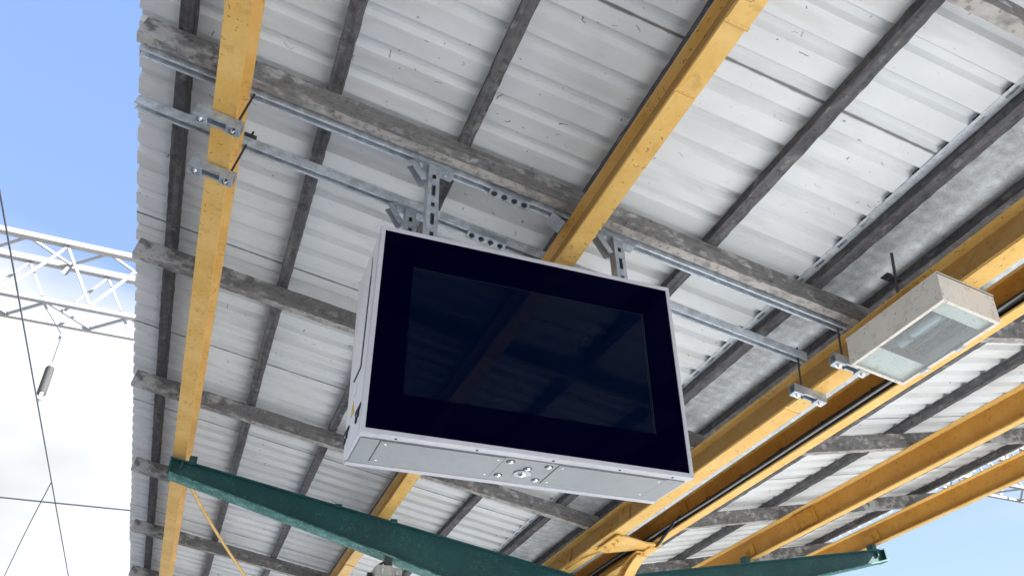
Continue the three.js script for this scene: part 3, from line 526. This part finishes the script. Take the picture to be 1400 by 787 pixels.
// ---------------------------------------------------------------- cables on the valley beam
{
  const cb = thing('cable_bundle', [1.80, WR.y(1.84) - BD + 0.03, -0.5], 'bundle of black cables tied along the lower lip of the second valley beam', 'cables');
  const R = rng(5150), at3 = (z, dx, dy) => { const m = at(WR, 1.862 - 0.026 + dx, -BD + 0.010 + dy, z); return [m.elements[12], m.elements[13], z]; };
  const wob = (k) => (z) => 0.010 * Math.sin(z * (1.1 + 0.3 * k) + k * 1.7) + 0.006 * Math.sin(z * 3.1 + k);
  const defs = [['cable', 0.0105, -0.004, 0.009, M.cable], ['cable', 0.0115, 0.012, 0.010, M.cable], ['cable', 0.0095, -0.014, 0.024, M.cable], ['cable', 0.0095, 0.006, 0.027, M.cable], ['cable', 0.0058, -0.028, 0.017, M.cableGrey], ['cable', 0.006, -0.004, 0.038, M.cable]];
  defs.forEach(([n, r, dx, dy, mt], k) => {
    const f = wob(k), pts = [];
    for (let z = 3.2; z >= -2.3; z -= 0.16) pts.push(at3(z, dx + 0.5 * f(z), dy + Math.max(-0.004, f(z) * 0.8)));
    pts.push(at3(-2.42, dx - 0.01, dy + 0.0), at3(-2.60, dx + 0.02, dy + 0.02), at3(-2.9, dx + 0.03, dy + 0.03), at3(-4.4, dx, dy));
    const c = part(cb, n, tube(pts, r, 8, 160), mt); if (mt === M.cableGrey) c.userData.label = 'thin grey cable';
  });
  for (let z = 2.6; z > -2.3; z -= 0.27 + 0.1 * R()) { const p = at3(z, -0.004, 0.020); part(cb, 'cable_tie', new THREE.TorusGeometry(0.027, 0.0026, 6, 20), M.cable, I4().makeTranslation(...p)); }
  // drooping loop at the tie plate
  part(cb, 'cable', tube([at3(-2.05, -0.02, 0.03), at3(-2.2, -0.03, -0.015), at3(-2.36, 0.0, -0.03), at3(-2.48, 0.03, 0.0)], 0.010, 8, 30), M.cable);
}

// ---------------------------------------------------------------- lamp under the green arm
{
  const lp = thing('bulkhead_lamp', [0.24, 3.2, -3.14], 'small white lamp housing hanging under the long green arm, at the bottom edge', 'lamp');
  const B = (x = 0, y = 0, z = 0) => I4().makeTranslation(0.245 + x, 3.262 + y, -3.13 + z);
  part(lp, 'bracket', uvBox(merge([rbox(-0.025, 0.025, -0.02, 0.055, -0.02, 0.02, 0.004), barGeo([-0.07, -0.015, 0.05], [-0.03, 0.02, 0.0], 0.006, 0.014)])), M.rod, B(0.01, 0, 0));
  part(lp, 'housing', uvBox(merge([rbox(-0.085, 0.03, -0.17, -0.018, -0.08, 0.08, 0.012), rbox(0.02, 0.095, -0.165, -0.03, -0.07, 0.07, 0.012)])), M.lampGrey, B());
  part(lp, 'visor', uvBox(rbox(-0.088, 0.10, -0.10, -0.092, -0.09, 0.095, 0.003)), M.lampGrey, B());
  for (const s of [-1, 1]) part(lp, 'tilt_knob', uvBox(new THREE.CylinderGeometry(0.022, 0.022, 0.03, 16).rotateZ(Math.PI / 2).translate(s * 0.112 + 0.004, -0.075, 0)), M.cable, B());
  part(lp, 'latch', uvBox(rbox(-0.05, -0.036, -0.075, -0.045, 0.078, 0.088, 0.002)), M.galv, B());
  part(lp, 'latch', uvBox(rbox(0.05, 0.064, -0.08, -0.05, 0.066, 0.078, 0.002)), M.galv, B());
}

// ---------------------------------------------------------------- overhead line portal and wires
{
  const g = thing('overhead_gantry', [-9.5, -1.05, -9.9], 'white steel lattice girder spanning above the tracks behind the canopy', 'gantry');
  const yw = x => -9.97 - 0.034 * (x + 3.6), X0 = -9.5, X1 = 24, BY = 9, TY = 10.15, DZ = 0.66;
  const P = (x, y, z) => [x, y, yw(x) + z];
  const bar = (a, b, w, h, name = 'brace', par = g) => part(par, name, uvBox(barGeo(a, b, w, h)), M.white);
  bar(P(X0, TY, 0), P(X1, TY, 0), 0.12, 0.09, 'chord'); bar(P(X0, TY, -DZ), P(X1, TY, -DZ), 0.11, 0.11, 'chord');
  bar(P(X0, BY, 0), P(X1, BY, 0), 0.09, 0.07, 'chord'); bar(P(X0, BY, -DZ), P(X1, BY, -DZ), 0.08, 0.055, 'chord');
  const D = 0.605; let i = 0;
  for (let x = X0 + 0.15; x < X1 - D; x += D, i++) {
    const nx = x + D, up = i % 2 === 0;
    bar(P(x, up ? BY + 0.05 : TY - 0.06, 0.002), P(nx, up ? TY - 0.06 : BY + 0.05, 0.002), 0.042, 0.042);
    bar(P(x, up ? TY - 0.07 : BY + 0.04, -DZ), P(nx, up ? BY + 0.04 : TY - 0.07, -DZ), 0.036, 0.036);
    bar(P(x, TY + 0.01, up ? -0.05 : -DZ + 0.05), P(nx, TY + 0.01, up ? -DZ + 0.05 : -0.05), 0.036, 0.036);
    bar(P(x, BY, up ? -DZ + 0.05 : -0.04), P(nx, BY, up ? -0.04 : -DZ + 0.05), 0.036, 0.036);
    if (i % 2 === 0) part(g, 'gusset_plate', uvBox(box(-0.05, 0.05, -0.16, 0.0, -0.008, 0.008)), M.white, I4().makeTranslation(...P(nx, TY - 0.08, -DZ + 0.09)).multiply(new THREE.Matrix4().makeRotationZ(-0.35)));
  }
  for (const x of [X0, X1]) part(g, 'mast', uvBox(box(x - 0.2, x + 0.2, -1.05, TY + 0.2, yw(x) - DZ - 0.03, yw(x) + 0.03)), M.white);

  const px = -2.95, py = 6.0;
  const cw = (name, pts, r, label) => { const m = part(scene, name, tube(pts, r, 6, 40), M.wire); m.name = numbered(name); m.userData = { label, category: 'wire' }; return m; };
  cw('contact_wire', [[px, py, 14], [px, py, 0], [px, py, -14], [px, py, -60]], 0.008, 'long dark overhead wire running along the track beside the canopy');
  cw('cross_wire', [[-9.3, 6.03, -10.46], [-3.65, 6.0, -10.43], [-1.2, 6.0, -10.40], [10, 6.02, -10.6]], 0.011, 'thin horizontal wire crossing below the lattice girder');
  cw('stay_wire', [[px, py, -9.62], [-3.4, 5.96, -11.6], [-4.05, 5.90, -14.6]], 0.007, 'short slanting stay wire dropping left from the long track wire');
  const ins = thing('insulator', [px + 0.1, 6.2, -7.4], 'ribbed grey insulator on a thin wire hung from the lattice girder', 'insulator');
  // from the girder down to the long wire; the ribbed body sits low on it
  const A = [-3.98, 8.98, -9.93], Bp = [-3.15, 7.42, -8.15], C = [-2.945, 6.02, -7.25];
  part(ins, 'hanger_wire', merge([tube([A, [(A[0] + Bp[0]) / 2, (A[1] + Bp[1]) / 2, (A[2] + Bp[2]) / 2], Bp], 0.006, 6, 12), rodGeo(Bp, C, 0.006)]), M.wire);
  const V = t => [mix(Bp[0], C[0], t), mix(Bp[1], C[1], t), mix(Bp[2], C[2], t)], dir = new THREE.Vector3(C[0] - Bp[0], C[1] - Bp[1], C[2] - Bp[2]).normalize();
  const q = new THREE.Quaternion().setFromUnitVectors(new THREE.Vector3(0, 1, 0), dir), put = (t) => new THREE.Matrix4().compose(new THREE.Vector3(...V(t)), q, new THREE.Vector3(1, 1, 1));
  const prof = []; for (let k = 0; k < 14; k++) { const y = k * 0.043; prof.push([0.022, y], [0.048, y + 0.010], [0.050, y + 0.016], [0.022, y + 0.022]); }
  part(ins, 'ribbed_body', new THREE.LatheGeometry([[0.001, 0], ...prof, [0.001, 0.60]].map(p => new THREE.Vector2(...p)), 18), M.porcelain, put(0.545));
  part(ins, 'end_fitting', uvBox(merge([new THREE.CylinderGeometry(0.022, 0.022, 0.08, 10), rbox(-0.03, 0.03, 0.05, 0.09, -0.012, 0.012, 0.006)])), M.galv, put(0.50));
  part(ins, 'end_fitting', uvBox(merge([new THREE.CylinderGeometry(0.022, 0.022, 0.08, 10), rbox(-0.03, 0.03, 0.05, 0.09, -0.012, 0.012, 0.006)])), M.galv, put(0.92));
  part(ins, 'clevis', uvBox(merge([rbox(-0.02, 0.02, -0.06, 0.06, -0.03, -0.015, 0.005), rbox(-0.02, 0.02, -0.06, 0.06, 0.015, 0.03, 0.005)])), M.galv, put(0.02));
}

renderer.render(scene, camera);
